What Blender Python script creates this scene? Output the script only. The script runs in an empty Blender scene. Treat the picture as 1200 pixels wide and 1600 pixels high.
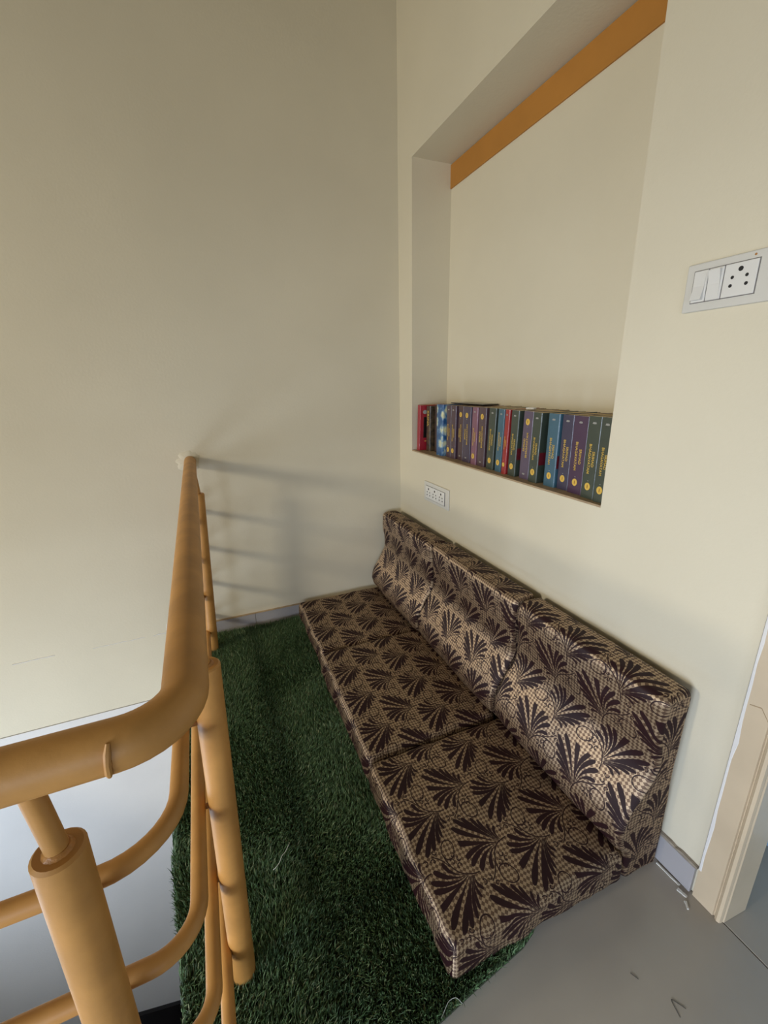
import bpy, bmesh, math, random
import numpy as np
from mathutils import Vector, Matrix, noise

random.seed(7)
rng = np.random.default_rng(11)
S = bpy.context.scene
COL = S.collection
PI = math.pi

# ------------------------------------------------------------------ camera
# world: right wall is the plane x = 0, far wall is y = 0, upper floor is z = 0
cam_d = bpy.data.cameras.new('camera')
cam = bpy.data.objects.new('camera', cam_d)
COL.objects.link(cam)
cam_d.sensor_fit = 'VERTICAL'
cam_d.sensor_height = 36.0
cam_d.lens = 666.487 / 1600.0 * 36.0
cam_d.clip_start = 0.02
RW = ((0.92308739, -0.12867746, 0.36242485),
      (-0.38409191, -0.26049140, 0.88578645),
      (-0.01957219, -0.95686276, -0.28988029))
CAM = (-0.99167, -2.16667, 1.25)
cam.matrix_world = Matrix([[RW[i][0], -RW[i][1], -RW[i][2], CAM[i]] for i in range(3)] + [[0, 0, 0, 1]])
S.camera = cam
S.cycles.max_bounces = 6
S.cycles.diffuse_bounces = 4
S.cycles.glossy_bounces = 2
S.cycles.transmission_bounces = 0
S.cycles.volume_bounces = 0
S.cycles.transparent_max_bounces = 2

# ------------------------------------------------------------------ world, daylight, exposure
world = bpy.data.worlds.new('world')
S.world = world
world.use_nodes = True
world.node_tree.nodes['Background'].inputs[0].default_value = (0.62, 0.74, 0.95, 1)
world.node_tree.nodes['Background'].inputs[1].default_value = 1.0


def window_light(name, loc, target, sx, sy, watts, color, spread=180):
    d = bpy.data.lights.new(name, 'AREA')
    d.shape = 'RECTANGLE'
    d.size = sx
    d.size_y = sy
    d.energy = watts
    d.color = color
    d.spread = math.radians(spread)
    o = bpy.data.objects.new(name, d)
    COL.objects.link(o)
    o.location = loc
    o.rotation_euler = (Vector(target) - Vector(loc)).to_track_quat('-Z', 'Y').to_euler()
    return o


# daylight standing in the window openings of the hall (left side, stair shaft, behind the camera)
window_light('window_daylight_high', (-5.05, -1.75, 1.95), (-1.0, -0.6, 0.3), 0.5, 0.5, 36, (1.0, 0.91, 0.72), 120)
window_light('window_daylight_hall', (-3.04, -2.95, 0.60), (-0.3, -1.7, -0.2), 1.2, 1.0, 25, (0.68, 0.80, 1.0), 96)
window_light('window_daylight_shaft', (-2.72, -0.95, -0.75), (-1.0, -0.2, -0.2), 1.1, 1.0, 17, (0.70, 0.83, 1.0), 180)
window_light('window_daylight_front', (-2.0, -5.45, 1.0), (-1.0, -1.0, 0.2), 1.6, 1.1, 13, (0.80, 0.88, 1.0), 110)

vs = S.view_settings
vs.view_transform = 'Standard'
vs.look = 'None'
vs.exposure = 0.0
vs.gamma = 1.0
vs.use_curve_mapping = False


# ------------------------------------------------------------------ material helpers
def lin(c):
    return tuple((v / 255 / 12.92) if v / 255 <= 0.04045 else ((v / 255 + 0.055) / 1.055) ** 2.4 for v in c)


def new_mat(name):
    m = bpy.data.materials.new(name)
    m.use_nodes = True
    nt = m.node_tree
    return m, nt, nt.nodes['Principled BSDF']


def paint(name, rgb, rough=0.6, var=0.06, scale=4.0, bump=0.0, bscale=60.0, coat=0.0, metallic=0.0, spec=0.5, rgb2=None, bdist=0.002):
    """painted / solid surface: base colour with large soft tone variation and a fine relief"""
    m, nt, p = new_mat(name)
    N = nt.nodes
    L = nt.links
    tc = N.new('ShaderNodeTexCoord')
    nz = N.new('ShaderNodeTexNoise')
    nz.inputs['Scale'].default_value = scale
    nz.inputs['Detail'].default_value = 4
    L.new(tc.outputs['Object'], nz.inputs['Vector'])
    mix = N.new('ShaderNodeMix')
    mix.data_type = 'RGBA'
    c = lin(rgb)
    c2 = lin(rgb2) if rgb2 else tuple(v * (1 - var * 2) for v in c)
    mr = N.new('ShaderNodeMapRange')
    mr.inputs['From Min'].default_value = 0.35
    mr.inputs['From Max'].default_value = 0.65
    L.new(nz.outputs['Fac'], mr.inputs['Value'])
    L.new(mr.outputs['Result'], mix.inputs['Factor'])
    mix.inputs['A'].default_value = (*c2, 1)
    mix.inputs['B'].default_value = (*[min(1, v * (1 + (var if not rgb2 else 0))) for v in c], 1)
    L.new(mix.outputs['Result'], p.inputs['Base Color'])
    p.inputs['Roughness'].default_value = rough
    p.inputs['Metallic'].default_value = metallic
    p.inputs['Specular IOR Level'].default_value = spec
    p.inputs['Coat Weight'].default_value = coat
    if bump > 0:
        b = N.new('ShaderNodeBump')
        b.inputs['Strength'].default_value = bump
        b.inputs['Distance'].default_value = bdist
        n2 = N.new('ShaderNodeTexNoise')
        n2.inputs['Scale'].default_value = bscale
        n2.inputs['Detail'].default_value = 3
        L.new(tc.outputs['Object'], n2.inputs['Vector'])
        L.new(n2.outputs['Fac'], b.inputs['Height'])
        L.new(b.outputs['Normal'], p.inputs['Normal'])
    return m


class X:
    """tiny expression compiler: arithmetic on X objects becomes Math nodes"""
    nt = None

    def __init__(self, s):
        self.s = s

    @staticmethod
    def op(kind, *a):
        n = X.nt.nodes.new('ShaderNodeMath')
        n.operation = kind
        for i, v in enumerate(a):
            if isinstance(v, X):
                if isinstance(v.s, (int, float)):
                    n.inputs[i].default_value = v.s
                else:
                    X.nt.links.new(v.s, n.inputs[i])
            else:
                n.inputs[i].default_value = v
        return X(n.outputs[0])

    def __add__(a, b): return X.op('ADD', a, b)
    __radd__ = __add__
    def __sub__(a, b): return X.op('SUBTRACT', a, b)
    def __rsub__(a, b): return X.op('SUBTRACT', b, a)
    def __mul__(a, b): return X.op('MULTIPLY', a, b)
    __rmul__ = __mul__
    def __truediv__(a, b): return X.op('DIVIDE', a, b)
    def __rtruediv__(a, b): return X.op('DIVIDE', b, a)
    def __neg__(a): return X.op('MULTIPLY', a, -1.0)


def xmax(a, b): return X.op('MAXIMUM', a, b)
def xmin(a, b): return X.op('MINIMUM', a, b)
def xabs(a): return X.op('ABSOLUTE', a)
def xfloor(a): return X.op('FLOOR', a)
def xsqrt(a): return X.op('SQRT', a)
def xatan2(a, b): return X.op('ARCTAN2', a, b)
def xlt(a, b): return X.op('LESS_THAN', a, b)
def xwrap(a, lo, hi): return X.op('WRAP', a, hi, lo)
def xlen(a, b): return xsqrt(a * a + b * b)
def xclamp(a): return xmin(xmax(a, 0.0), 1.0)


def soft(d, w):
    """1 inside (d < 0), 0 outside, with a soft edge of width w"""
    return xclamp(0.5 - d * (1.0 / w))


def damask_material():
    """brocade: maroon palmette fans, scrolls and loops woven over a small gold and brown check"""
    m, nt, pr = new_mat('brocade_fabric')
    X.nt = nt
    N, L = nt.nodes, nt.links
    uvn = N.new('ShaderNodeUVMap')
    uvn.uv_map = 'fabric'
    sep = N.new('ShaderNodeSeparateXYZ')
    L.new(uvn.outputs['UV'], sep.inputs[0])
    P0, Q0 = X(sep.outputs['X']), X(sep.outputs['Y'])
    CP, CQ, QB = 0.218, 0.170, 0.037
    W = 0.0010
    mm = 0.001

    def ring(p, q, cp, cq, r, t=1.0):
        return soft(xabs(xlen(p - cp * mm, q - cq * mm) - r * mm) - t * mm, W)

    def oval(p, q, cp, cq, a, b, ang, t):
        ca, sa = math.cos(ang), math.sin(ang)
        x = (p - cp * mm) * ca + (q - cq * mm) * sa
        y = (q - cq * mm) * ca - (p - cp * mm) * sa
        d = (xlen(x * (1000 / a), y * (1000 / b)) - 1.0) * ((a + b) / 2 * mm)
        return soft(xabs(d) - t * mm, W)

    def circle3(A, B, C):
        ax, ay, bx, by, cx, cy = *A, *B, *C
        D = 2 * (ax * (by - cy) + bx * (cy - ay) + cx * (ay - by))
        ux = ((ax * ax + ay * ay) * (by - cy) + (bx * bx + by * by) * (cy - ay) + (cx * cx + cy * cy) * (ay - by)) / D
        uy = ((ax * ax + ay * ay) * (cx - bx) + (bx * bx + by * by) * (ax - cx) + (cx * cx + cy * cy) * (bx - ax)) / D
        return ux, uy, math.hypot(ax - ux, ay - uy)

    def arc_coords(p, q, A, B, C):
        """distance across and parameter (0..1) along the arc A-B-C (mm)"""
        ux, uy, R = circle3(A, B, C)
        sx, sy = (A[0] - ux) / R, (A[1] - uy) / R
        ex, ey = C[0] - ux, C[1] - uy
        tot = math.atan2(sx * ey - sy * ex, sx * ex + sy * ey)
        sg = 1 if tot > 0 else -1
        x, y = p - ux * mm, q - uy * mm
        d = xabs(xlen(x, y) - R * mm)
        tau = xatan2((y * sx - x * sy) * sg, x * sx + y * sy) * (1 / abs(tot))
        return d, tau

    def petal(p, q, st, mid, tip, w):
        d, tau = arc_coords(p, q, st, mid, tip)
        wid = tau * tau * xsqrt(xmax(1.0 - tau, 0.0)) * (w * 2.05 * mm) + 0.00075
        return soft(d - wid, W) * xlt(xabs(tau - 0.5), 0.5)

    # petals of one fan: start, middle, tip (mm from the foot of the fan), width
    PET = (((2, 0), (57, 19), (106, 40), 12), ((0, 2), (57, 43), (90, 78), 11), ((-2, 3), (43, 54), (73, 96), 10), ((-4, 3.5), (29, 46), (51, 90), 8.5), ((-6, 4), (17, 40), (30, 79), 7),
           ((-8, 4), (8, 33), (16, 68), 5.5), ((-10, 4), (0, 25), (-2, 50), 5), ((-12, 4), (-7, 19), (-16, 38), 5.5),
           ((4, -1), (60, 6), (98, -7), 9.5), ((6, -3), (54, -4), (90, -25), 9.5), ((9, -5), (46, -14), (75, -42), 9.5), ((12, -8), (36, -21), (48, -48), 7.5))
    pw = xwrap(P0, -0.016, CP - 0.016)
    isb = xlt(CP / 2 - 0.016, pw)
    pl = pw - isb * (CP / 2)
    ql = xwrap(Q0 * (1.0 - 2.0 * isb) - isb * QB, -0.068, CQ - 0.068)
    fig = None
    for st, mid, tip, w in PET:
        e = petal(pl, ql, st, mid, tip, w)
        fig = e if fig is None else xmax(fig, e)

    def scroll(p, q):
        d, tau = arc_coords(p, q, (-28, 3), (17, -14), (36, -58))
        g = soft(d - 0.0016, W) * xlt(xabs(tau - 0.5), 0.5)
        g = xmax(g, oval(p, q, 18.5, -70, 23.5, 17.5, 1.15, 1.5))
        d, tau = arc_coords(p, q, (34, -34), (47, -55), (64, -70))
        g = xmax(g, soft(d - 0.0014, W) * xlt(xabs(tau - 0.5), 0.5))
        # little hooks with a ball at the end: centre, radius, opening direction
        for (cp, cq, r, an) in ((8, -27, 4.8, 2.2), (2, -41, 4.2, -2.4), (22, -41, 5.0, 0.8), (13, -54, 4.4, -0.9), (66, -60, 4.4, 1.2), (54, -77, 4.4, -2.0), (84, -64, 5.2, 0.3)):
            r *= 1.12
            x, y = p - cp * mm, q - cq * mm
            ca, sa = math.cos(an), math.sin(an)
            hook = soft(xabs(xlen(x, y) - r * mm) - 0.0014, W) * xlt(x * ca + y * sa, 0.35 * r * mm)
            bx_, by_ = r * mm * (0.35 * ca - 0.8 * sa), r * mm * (0.35 * sa + 0.8 * ca)
            g = xmax(g, xmax(hook, soft(xlen(x - bx_, y - by_) - 0.0021, W)))
        return g
    fig = xmax(fig, scroll(xwrap(P0, -0.10, CP - 0.10), xwrap(Q0, -0.13, CQ - 0.13)))
    fig = xmax(fig, scroll(xwrap(P0 + CP / 2, -0.10, CP - 0.10), xwrap(-(Q0 + QB), -0.13, CQ - 0.13)))
    c = 0.0098
    u = (P0 + Q0 * 0.9) * (1 / c)
    v = (P0 - Q0 * 0.9) * (1 / c)
    par = xfloor(u) + xfloor(v)
    chk = xabs(par - 2.0 * xfloor(par * 0.5))
    # fine weave
    tc = N.new('ShaderNodeTexCoord')
    nz = N.new('ShaderNodeTexNoise')
    nz.inputs['Scale'].default_value = 900
    L.new(uvn.outputs['UV'], nz.inputs['Vector'])
    g = N.new('ShaderNodeMix')
    g.data_type = 'RGBA'
    L.new(chk.s, g.inputs['Factor'])
    g.inputs['A'].default_value = (*lin((184, 160, 130)), 1)
    g.inputs['B'].default_value = (*lin((110, 86, 68)), 1)
    f = N.new('ShaderNodeMix')
    f.data_type = 'RGBA'
    L.new(fig.s, f.inputs['Factor'])
    L.new(g.outputs['Result'], f.inputs['A'])
    f.inputs['B'].default_value = (*lin((42, 23, 25)), 1)
    L.new(f.outputs['Result'], pr.inputs['Base Color'])
    L.new((0.55 + 0.06 * fig).s, pr.inputs['Roughness'])
    L.new((0.62 - 0.62 * fig).s, pr.inputs['Metallic'])
    L.new((0.9 - 0.65 * fig).s, pr.inputs['Specular IOR Level'])
    pr.inputs['Anisotropic'].default_value = 0.82
    pr.inputs['Anisotropic Rotation'].default_value = 0.25
    tg = N.new('ShaderNodeTangent')
    tg.direction_type = 'UV_MAP'
    tg.uv_map = 'fabric'
    L.new(tg.outputs[0], pr.inputs['Tangent'])
    pr.inputs['Sheen Roughness'].default_value = 0.4
    b = N.new('ShaderNodeBump')
    b.inputs['Strength'].default_value = 0.35
    b.inputs['Distance'].default_value = 0.0006
    L.new(nz.outputs['Fac'], b.inputs['Height'])
    L.new(b.outputs['Normal'], pr.inputs['Normal'])
    return m


# ------------------------------------------------------------------ mesh helpers
class MB:
    def __init__(self):
        self.v, self.f = [], []

    def box(self, a, b):
        i = len(self.v)
        x0, y0, z0 = [min(a[k], b[k]) for k in range(3)]
        x1, y1, z1 = [max(a[k], b[k]) for k in range(3)]
        self.v += [(x0, y0, z0), (x1, y0, z0), (x1, y1, z0), (x0, y1, z0), (x0, y0, z1), (x1, y0, z1), (x1, y1, z1), (x0, y1, z1)]
        self.f += [tuple(i + k for k in q) for q in ((0, 3, 2, 1), (4, 5, 6, 7), (0, 1, 5, 4), (1, 2, 6, 5), (2, 3, 7, 6), (3, 0, 4, 7))]
        return self

    def prism(self, pts, axis, a, b):
        """pts: 2-D outline in the two remaining axes (in xyz order), extruded along axis from a to b"""
        i = len(self.v)
        n = len(pts)
        for w in (a, b):
            for p in pts:
                c = list(p)
                c.insert(axis, w)
                self.v.append(tuple(c))
        self.f.append(tuple(i + k for k in range(n))[::-1])
        self.f.append(tuple(i + n + k for k in range(n)))
        for k in range(n):
            k2 = (k + 1) % n
            self.f.append((i + k, i + k2, i + n + k2, i + n + k))
        return self

    def tube(self, path, r, n=20, cap=True, dome=0.0):
        P = [Vector(p) for p in path]
        rr = r if isinstance(r, (list, tuple)) else [r] * len(P)
        i0 = len(self.v)
        T0 = (P[1] - P[0]).normalized()
        ref = Vector((0, 0, 1)) if abs(T0.z) < 0.9 else Vector((1, 0, 0))
        nrm = (ref - T0 * ref.dot(T0)).normalized()
        for k, p in enumerate(P):
            if k == 0:
                T = T0
            elif k == len(P) - 1:
                T = (P[-1] - P[-2]).normalized()
            else:
                T = ((P[k + 1] - p).normalized() + (p - P[k - 1]).normalized()).normalized()
            nrm = (nrm - T * nrm.dot(T)).normalized()
            bi = T.cross(nrm)
            for j in range(n):
                t = 2 * PI * j / n
                self.v.append(tuple(p + (nrm * math.cos(t) + bi * math.sin(t)) * rr[k]))
        for k in range(len(P) - 1):
            for j in range(n):
                j2 = (j + 1) % n
                a = i0 + k * n
                self.f.append((a + j, a + j2, a + n + j2, a + n + j))
        if cap:
            self.f.append(tuple(i0 + j for j in range(n))[::-1])
            self.f.append(tuple(i0 + (len(P) - 1) * n + j for j in range(n)))
        return self

    def build(self, name, mat=None, parent=None, smooth=False, bevel=0.0, kind=None, label=None, seg=2):
        me = bpy.data.meshes.new(name)
        me.from_pydata(self.v, [], self.f)
        bm = bmesh.new()
        bm.from_mesh(me)
        bmesh.ops.recalc_face_normals(bm, faces=bm.faces)
        if bevel > 0:
            ed = [e for e in bm.edges if len(e.link_faces) == 2 and e.calc_face_angle(0) > 0.6]
            bmesh.ops.bevel(bm, geom=ed, offset=bevel, segments=seg, affect='EDGES', profile=0.5)
        bm.to_mesh(me)
        bm.free()
        if smooth:
            me.shade_smooth() if hasattr(me, 'shade_smooth') else None
            try:
                me.set_sharp_from_angle(angle=math.radians(40))
            except Exception:
                pass
        o = bpy.data.objects.new(name, me)
        COL.objects.link(o)
        if mat:
            me.materials.append(mat)
        if parent:
            o.parent = parent
        if kind:
            o['kind'] = kind
        if label:
            o['label'] = label
        return o


def empty(name, loc=(0, 0, 0)):
    o = bpy.data.objects.new(name, None)
    COL.objects.link(o)
    o.location = loc
    o.empty_display_size = 0.05
    return o


def tag(o, label, cat, group=None, kind=None):
    o['label'] = label
    o['category'] = cat
    if group:
        o['group'] = group
    if kind:
        o['kind'] = kind
    return o


def struct(o, label=None):
    o['kind'] = 'structure'
    if label:
        o['label'] = label
    return o


def fillet(pts, radii, n=10):
    """polyline with rounded corners"""
    out = [Vector(pts[0])]
    for k in range(1, len(pts) - 1):
        a, b, c = Vector(pts[k - 1]), Vector(pts[k]), Vector(pts[k + 1])
        u, w = (a - b).normalized(), (c - b).normalized()
        ang = u.angle(w)
        R = radii[k - 1]
        d = R / math.tan(ang / 2)
        cen = b + (u + w).normalized() * (R / math.sin(ang / 2))
        s, e = b + u * d - cen, b + w * d - cen
        tot = s.angle(e)
        for j in range(n + 1):
            t = j / n
            out.append(cen + s * (math.sin((1 - t) * tot) / math.sin(tot)) + e * (math.sin(t * tot) / math.sin(tot)))
    out.append(Vector(pts[-1]))
    return out


# ------------------------------------------------------------------ materials
M = {}
M['wall'] = paint('cream_wall_paint', (222, 213, 189), 0.62, 0.025, 1.3, 0.22, 110)
M['wall_low'] = paint('white_lower_wall_paint', (226, 223, 219), 0.65, 0.03, 1.5, 0.22, 110)
M['ceiling'] = paint('ceiling_paint', (224, 218, 200), 0.7, 0.03)
M['tile'] = paint('grey_vitrified_tile', (172, 163, 150), 0.22, 0.05, 2.0, 0.03, 30)
M['grout'] = paint('tile_grout', (112, 106, 96), 0.8, 0.05)
M['skirt'] = paint('grey_skirting_tile', (172, 168, 168), 0.28, 0.03, 3.0)
M['mortar'] = paint('broken_mortar', (150, 138, 122), 0.9, 0.15, 40, 0.6, 200)
M['ochre'] = paint('ochre_band_paint', (184, 126, 52), 0.55, 0.04, 5)
M['rail'] = paint('mustard_enamel_paint', (188, 136, 70), 0.5, 0.07, 14, 0.12, 120)
M['weld'] = paint('painted_weld', (176, 122, 60), 0.4, 0.15, 60, 0.5, 300)
M['frame'] = paint('cream_frame_enamel', (206, 187, 158), 0.4, 0.04, 6, 0.15, 60, coat=0.1)
M['putty'] = paint('white_plaster_patch', (224, 220, 210), 0.8, 0.1, 60, 0.8, 140)
M['sill'] = paint('dusty_brown_stone', (176, 152, 120), 0.6, 0.1, 20, 0.2, 150)
M['switch'] = paint('white_switch_plastic', (226, 224, 218), 0.35, 0.01, 3)
M['switch_plate'] = paint('white_switch_plate', (214, 211, 202), 0.4, 0.02, 3)
M['hole'] = paint('dark_socket_hole', (30, 28, 28), 0.7, 0.0)
M['gap'] = paint('grey_shadow_gap', (120, 116, 112), 0.7, 0.0)
M['black_stone'] = paint('black_granite', (30, 27, 28), 0.2, 0.2, 80)
M['blue'] = paint('pale_blue_paint', (146, 178, 200), 0.6, 0.03)
M['thread'] = paint('white_thread', (214, 216, 206), 0.8, 0.02)
M['dark_bit'] = paint('dark_fluff', (70, 66, 60), 0.9, 0.05)
M['fabric'] = damask_material()

# ------------------------------------------------------------------ setting
H = 5.2       # ceiling height
LOW = -2.76    # lower floor
SE = -1.150    # slab edge beside the stair shaft
SX = -2.75     # far side of the stair shaft
SY = -1.735    # near side of the stair shaft
NY0, NY1, NZ0, NZ1, ND = -0.1505, -1.3405, 0.910, 2.197, 0.203   # niche
DY0, DY1, DZ = -1.764, -2.68, 2.08                             # doorway rough opening
T = 0.23

# far wall: upper plaster, slab band (a hair lower), lower wall
wb = MB().box((-5.2, 0, 0.062), (T, 0.2, H)).build('wall_back', M['wall'])
struct(wb, 'cream painted far wall of the landing')
MB().box((-5.2, 0.0015, -0.297), (T, 0.2, 0.062)).build('plaster_band', M['wall'], wb)
MB().box((-5.2, 0.008, -0.301), (T, 0.2, -0.297)).build('joint', M['gap'], wb)
MB().box((-5.2, 0.0, LOW - 0.1), (T, 0.2, -0.301)).build('lower_wall', M['wall_low'], wb)
# rough plaster patch where the handrail is set into the wall
pm = MB()
pc = (-1.074, 0.919)
nA = 26
ringr = [0.046 + 0.018 * noise.noise(Vector((k * 0.9, 3.3, 1))) + 0.012 * random.random() for k in range(nA)]
for fr, th in ((0.3, 0.007), (0.75, 0.0055), (1.0, 0.0)):
    for k in range(nA):
        t = 2 * PI * k / nA
        q = 1.25 if math.cos(t) < 0 else 0.85
        pm.v.append((pc[0] + math.cos(t) * ringr[k] * fr * q, 0.0005 - th * (0.7 + 0.6 * random.random()), pc[1] + math.sin(t) * ringr[k] * fr * 0.9))
for r_ in range(2):
    for k in range(nA):
        k2 = (k + 1) % nA
        pm.f.append((r_ * nA + k, r_ * nA + k2, (r_ + 1) * nA + k2, (r_ + 1) * nA + k))
pm.f.append(tuple(range(nA)))
pm.build('plaster_patch', M['wall'], wb, smooth=True)
# little plaster ridges left along the old floor line and scrapes on the wall
for (x, z, dx, dz, w) in ((-1.93, 0.066, 0.16, 0.004, 0.006), (-1.62, 0.064, 0.22, 0.001, 0.004), (-1.36, 0.064, 0.10, 0.006, 0.006), (-1.30, 0.075, 0.006, 0.04, 0.005)):
    n = 9
    path = [(x + dx * k / n, 0.0, z + dz * k / n + 0.003 * noise.noise(Vector((x * 9, k * 1.7, 0)))) for k in range(n + 1)]
    rr = [w * 0.5 * (0.35 + 0.65 * abs(math.sin(k * 1.3 + x))) for k in range(n + 1)]
    MB().tube(path, rr, 6).build('plaster_ridge', M['wall_low'], wb, smooth=True)

# right wall with the recessed niche and the doorway
w = MB()
w.box((0, 0, 0), (T, NY0, H))                          # pier beside the corner
w.box((0, NY0, 0), (T, NY1, NZ0 - 0.006))              # below the niche
w.box((0, NY0, NZ1), (T, NY1, H))                      # above the niche
w.box((ND, NY0, NZ0 - 0.006), (T, NY1, NZ1))           # back of the niche
w.box((0, NY1, 0), (T, DY0, H))                        # pier to the doorway
w.box((0, DY0, DZ), (T, DY1, H))                       # over the doorway
w.box((0, DY1, 0), (T, -5.6, H))                       # beyond the doorway
wr = struct(w.build('wall_right', M['wall']), 'cream painted right wall with a recessed book niche')
MB().box((0.0005, NY0, NZ0 - 0.006), (ND, NY1, NZ0)).build('niche_sill', M['sill'], wr, label='dusty brown stone sill')
MB().box((ND - 0.006, NY0, NZ1 - 0.097), (ND, NY1, NZ1 - 0.004)).build('ochre_band', M['ochre'], wr, label='ochre painted band')

# other sides of the hall (behind and beside the camera), each window a real opening
def wall_with_hole(name, axis, pos, thick, span, z0, z1, holes, mat):
    """wall in the plane axis = pos; span along the other axis; holes = (a0, a1, h0, h1)"""
    m = MB()
    cuts = sorted(holes)
    cur = span[0]

    def bx(a0, a1, h0, h1):
        if axis == 0:
            m.box((pos, a0, h0), (pos + thick, a1, h1))
        else:
            m.box((a0, pos, h0), (a1, pos + thick, h1))
    for (a0, a1, h0, h1) in cuts:
        bx(cur, a0, z0, z1)
        bx(a0, a1, z0, h0)
        bx(a0, a1, h1, z1)
        cur = a1
    bx(cur, span[1], z0, z1)
    return struct(m.build(name, mat))


def window_unit(name, axis, pos, a0, a1, h0, h1, mull=1):
    wnd = struct(empty(name, (pos, a0, h0) if axis == 0 else (a0, pos, h0)))
    loc = wnd.location
    fr = 0.05

    def bx(m, p0, p1, q0, q1, d=0.03):
        if axis == 0:
            m.box((-d, p0, q0), (d, p1, q1))
        else:
            m.box((p0, -d, q0), (p1, d, q1))
    W_, H_ = a1 - a0, h1 - h0
    for (p0, p1, q0, q1) in ((0, fr, 0, H_), (W_ - fr, W_, 0, H_), (fr, W_ - fr, 0, fr), (fr, W_ - fr, H_ - fr, H_)):
        m = MB()
        bx(m, p0, p1, q0, q1)
        m.build('window_frame', M['frame'], wnd)
    for k in range(mull):
        c = W_ * (k + 1) / (mull + 1)
        m = MB()
        bx(m, c - 0.02, c + 0.02, fr, H_ - fr, 0.02)
        m.build('mullion', M['frame'], wnd)
    return wnd


wall_with_hole('wall_left', 0, -5.0, -0.2, (-2.4, 0.0), 0.0, H, [(-2.15, -1.35, 1.55, 2.35)], M['wall'])
window_unit('window_1', 0, -5.1, -2.15, -1.35, 1.55, 2.35, 0)
wall_with_hole('wall_hall', 0, -2.99, -0.2, (-5.6, -2.25), 0.0, H, [(-3.55, -2.35, 0.1, 1.1)], M['wall'])
struct(MB().box((-5.2, -2.25, 0), (-2.99, -2.45, H)).build('wall_hall_return', M['wall']))
window_unit('window_2', 0, -3.09, -3.55, -2.35, 0.1, 1.1)
wall_with_hole('wall_front', 1, -5.4, -0.2, (-3.2, 0.0), 0.0, H, [(-2.8, -1.2, 0.45, 1.55)], M['wall'])
window_unit('window_3', 1, -5.5, -2.8, -1.2, 0.45, 1.55)
struct(MB().box((-5.2, -5.6, H), (2.2, 0.2, H + 0.15)).build('ceiling', M['ceiling']))
# stair shaft below the floor
wall_with_hole('wall_shaft_left', 0, SX, -0.15, (SY, 0.0), LOW, -0.15, [(-1.5, -0.4, -1.3, -0.25)], M['wall_low'])
window_unit('window_4', 0, SX - 0.08, -1.5, -0.4, -1.3, -0.25, 0)
struct(MB().box((SE, 0, LOW), (SE + 0.15, SY, -0.15)).build('wall_shaft_right', M['wall_low']))
struct(MB().box((SX - 0.15, SY, LOW), (SE + 0.15, SY - 0.15, -0.15)).build('wall_shaft_front', M['wall_low']))
lf = struct(MB().box((SX - 0.15, SY - 0.15, LOW - 0.1), (SE + 0.15, 0, LOW)).build('floor_lower', M['black_stone']))
# dark stone skirting that follows the stair flight down along the far wall
MB().prism([(-2.6, -2.32), (-2.2, -2.425), (SE, -2.77), (-2.6, -2.77)], 1, -0.02, 0.0).build('stair_skirting', M['black_stone'], lf)

# upper floor slab around the stair shaft, tiles laid as pieces
fb = MB()
fb.box((SE, SY, -0.15), (1.9, 0, -0.004))
fb.box((-5.2, SY, -0.15), (SX, 0, -0.004))
fb.box((-5.2, -5.6, -0.15), (1.9, SY, -0.004))
fl = struct(fb.build('floor', M['grout']), 'grey tiled floor')
tile_cache = {}
TS, TG = 1.15, 0.0014
xs = [-3.45, -2.3, -1.15, 0.0]
for ix, x0 in enumerate(xs):
    for iy in range(4):
        y1 = 0.22 - iy * TS
        y0 = y1 - TS
        y1 = min(y1, -0.001)
        a0, a1 = max(x0, -5.2), x0 + TS
        if x0 + TS <= SE + 0.01 and y1 > SY:      # shaft
            if y0 >= SY:
                continue
            y1 = SY
        if x0 < SE < x0 + TS and y0 > SY:
            a0 = SE
        if 0.0 <= x0 and (y0 > DY0 - 0.1 or y1 < DY1):
            if x0 == 0.0 and y1 > DY0 > y0:
                y1 = DY0 - 0.0
            else:
                continue
        key = (round(a1 - a0, 4), round(y1 - y0, 4))
        if key not in tile_cache:
            b = MB().box((TG, TG, -0.012), (key[0] - TG, key[1] - TG, 0)).build('tile', M['tile'], fl, bevel=0.0008, seg=1)
            tile_cache[key] = b.data
            b.location = (a0, y0, 0)
        else:
            b = bpy.data.objects.new('tile', tile_cache[key])
            COL.objects.link(b)
            b.parent = fl
            b.location = (a0, y0, 0)

# skirting tiles
bb = struct(empty('baseboard_back', (0, 0, 0)), 'grey skirting tiles along the far wall')
for (a, b_) in ((SE, -0.87), (-0.868, -0.42), (-0.418, -0.012)):
    MB().box((a, -0.011, 0.001), (b_, -0.0005, 0.075)).build('skirting_tile', M['skirt'], bb, bevel=0.001, seg=1)
MB().box((SE, -0.012, 0.0752), (-0.012, -0.0003, 0.079)).build('cement_line', M['sill'], bb)
br = struct(empty('baseboard_right', (0, 0, 0)), 'grey skirting tiles along the right wall')
for (a, b_) in ((-0.013, -0.6), (-0.602, -1.2), (-1.202, -1.757)):
    MB().box((-0.012, a, 0.001), (-0.0005, b_, 0.083)).build('skirting_tile', M['skirt'], br, bevel=0.001, seg=1)
# broken cement bedding above the last tile
cm = MB()
n = 26
for k in range(n + 1):
    y = -1.40 - 0.36 * k / n
    h = 0.088 + 0.005 * noise.noise(Vector((k * 0.7, 0, 0))) + 0.002 * random.random()
    for (x, z) in ((-0.0005, 0.0832), (-0.010 - 0.002 * random.random(), 0.0832), (-0.008, h - 0.001), (-0.0005, h)):
        cm.v.append((x, y, z))
for k in range(n):
    for j in range(4):
        j2 = (j + 1) % 4
        cm.f.append((k * 4 + j, k * 4 + j2, k * 4 + 4 + j2, k * 4 + 4 + j))
cm.f += [(0, 1, 2, 3), (n * 4, n * 4 + 1, n * 4 + 2, n * 4 + 3)]
cm.build('cement_line', M['mortar'], br)

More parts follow.
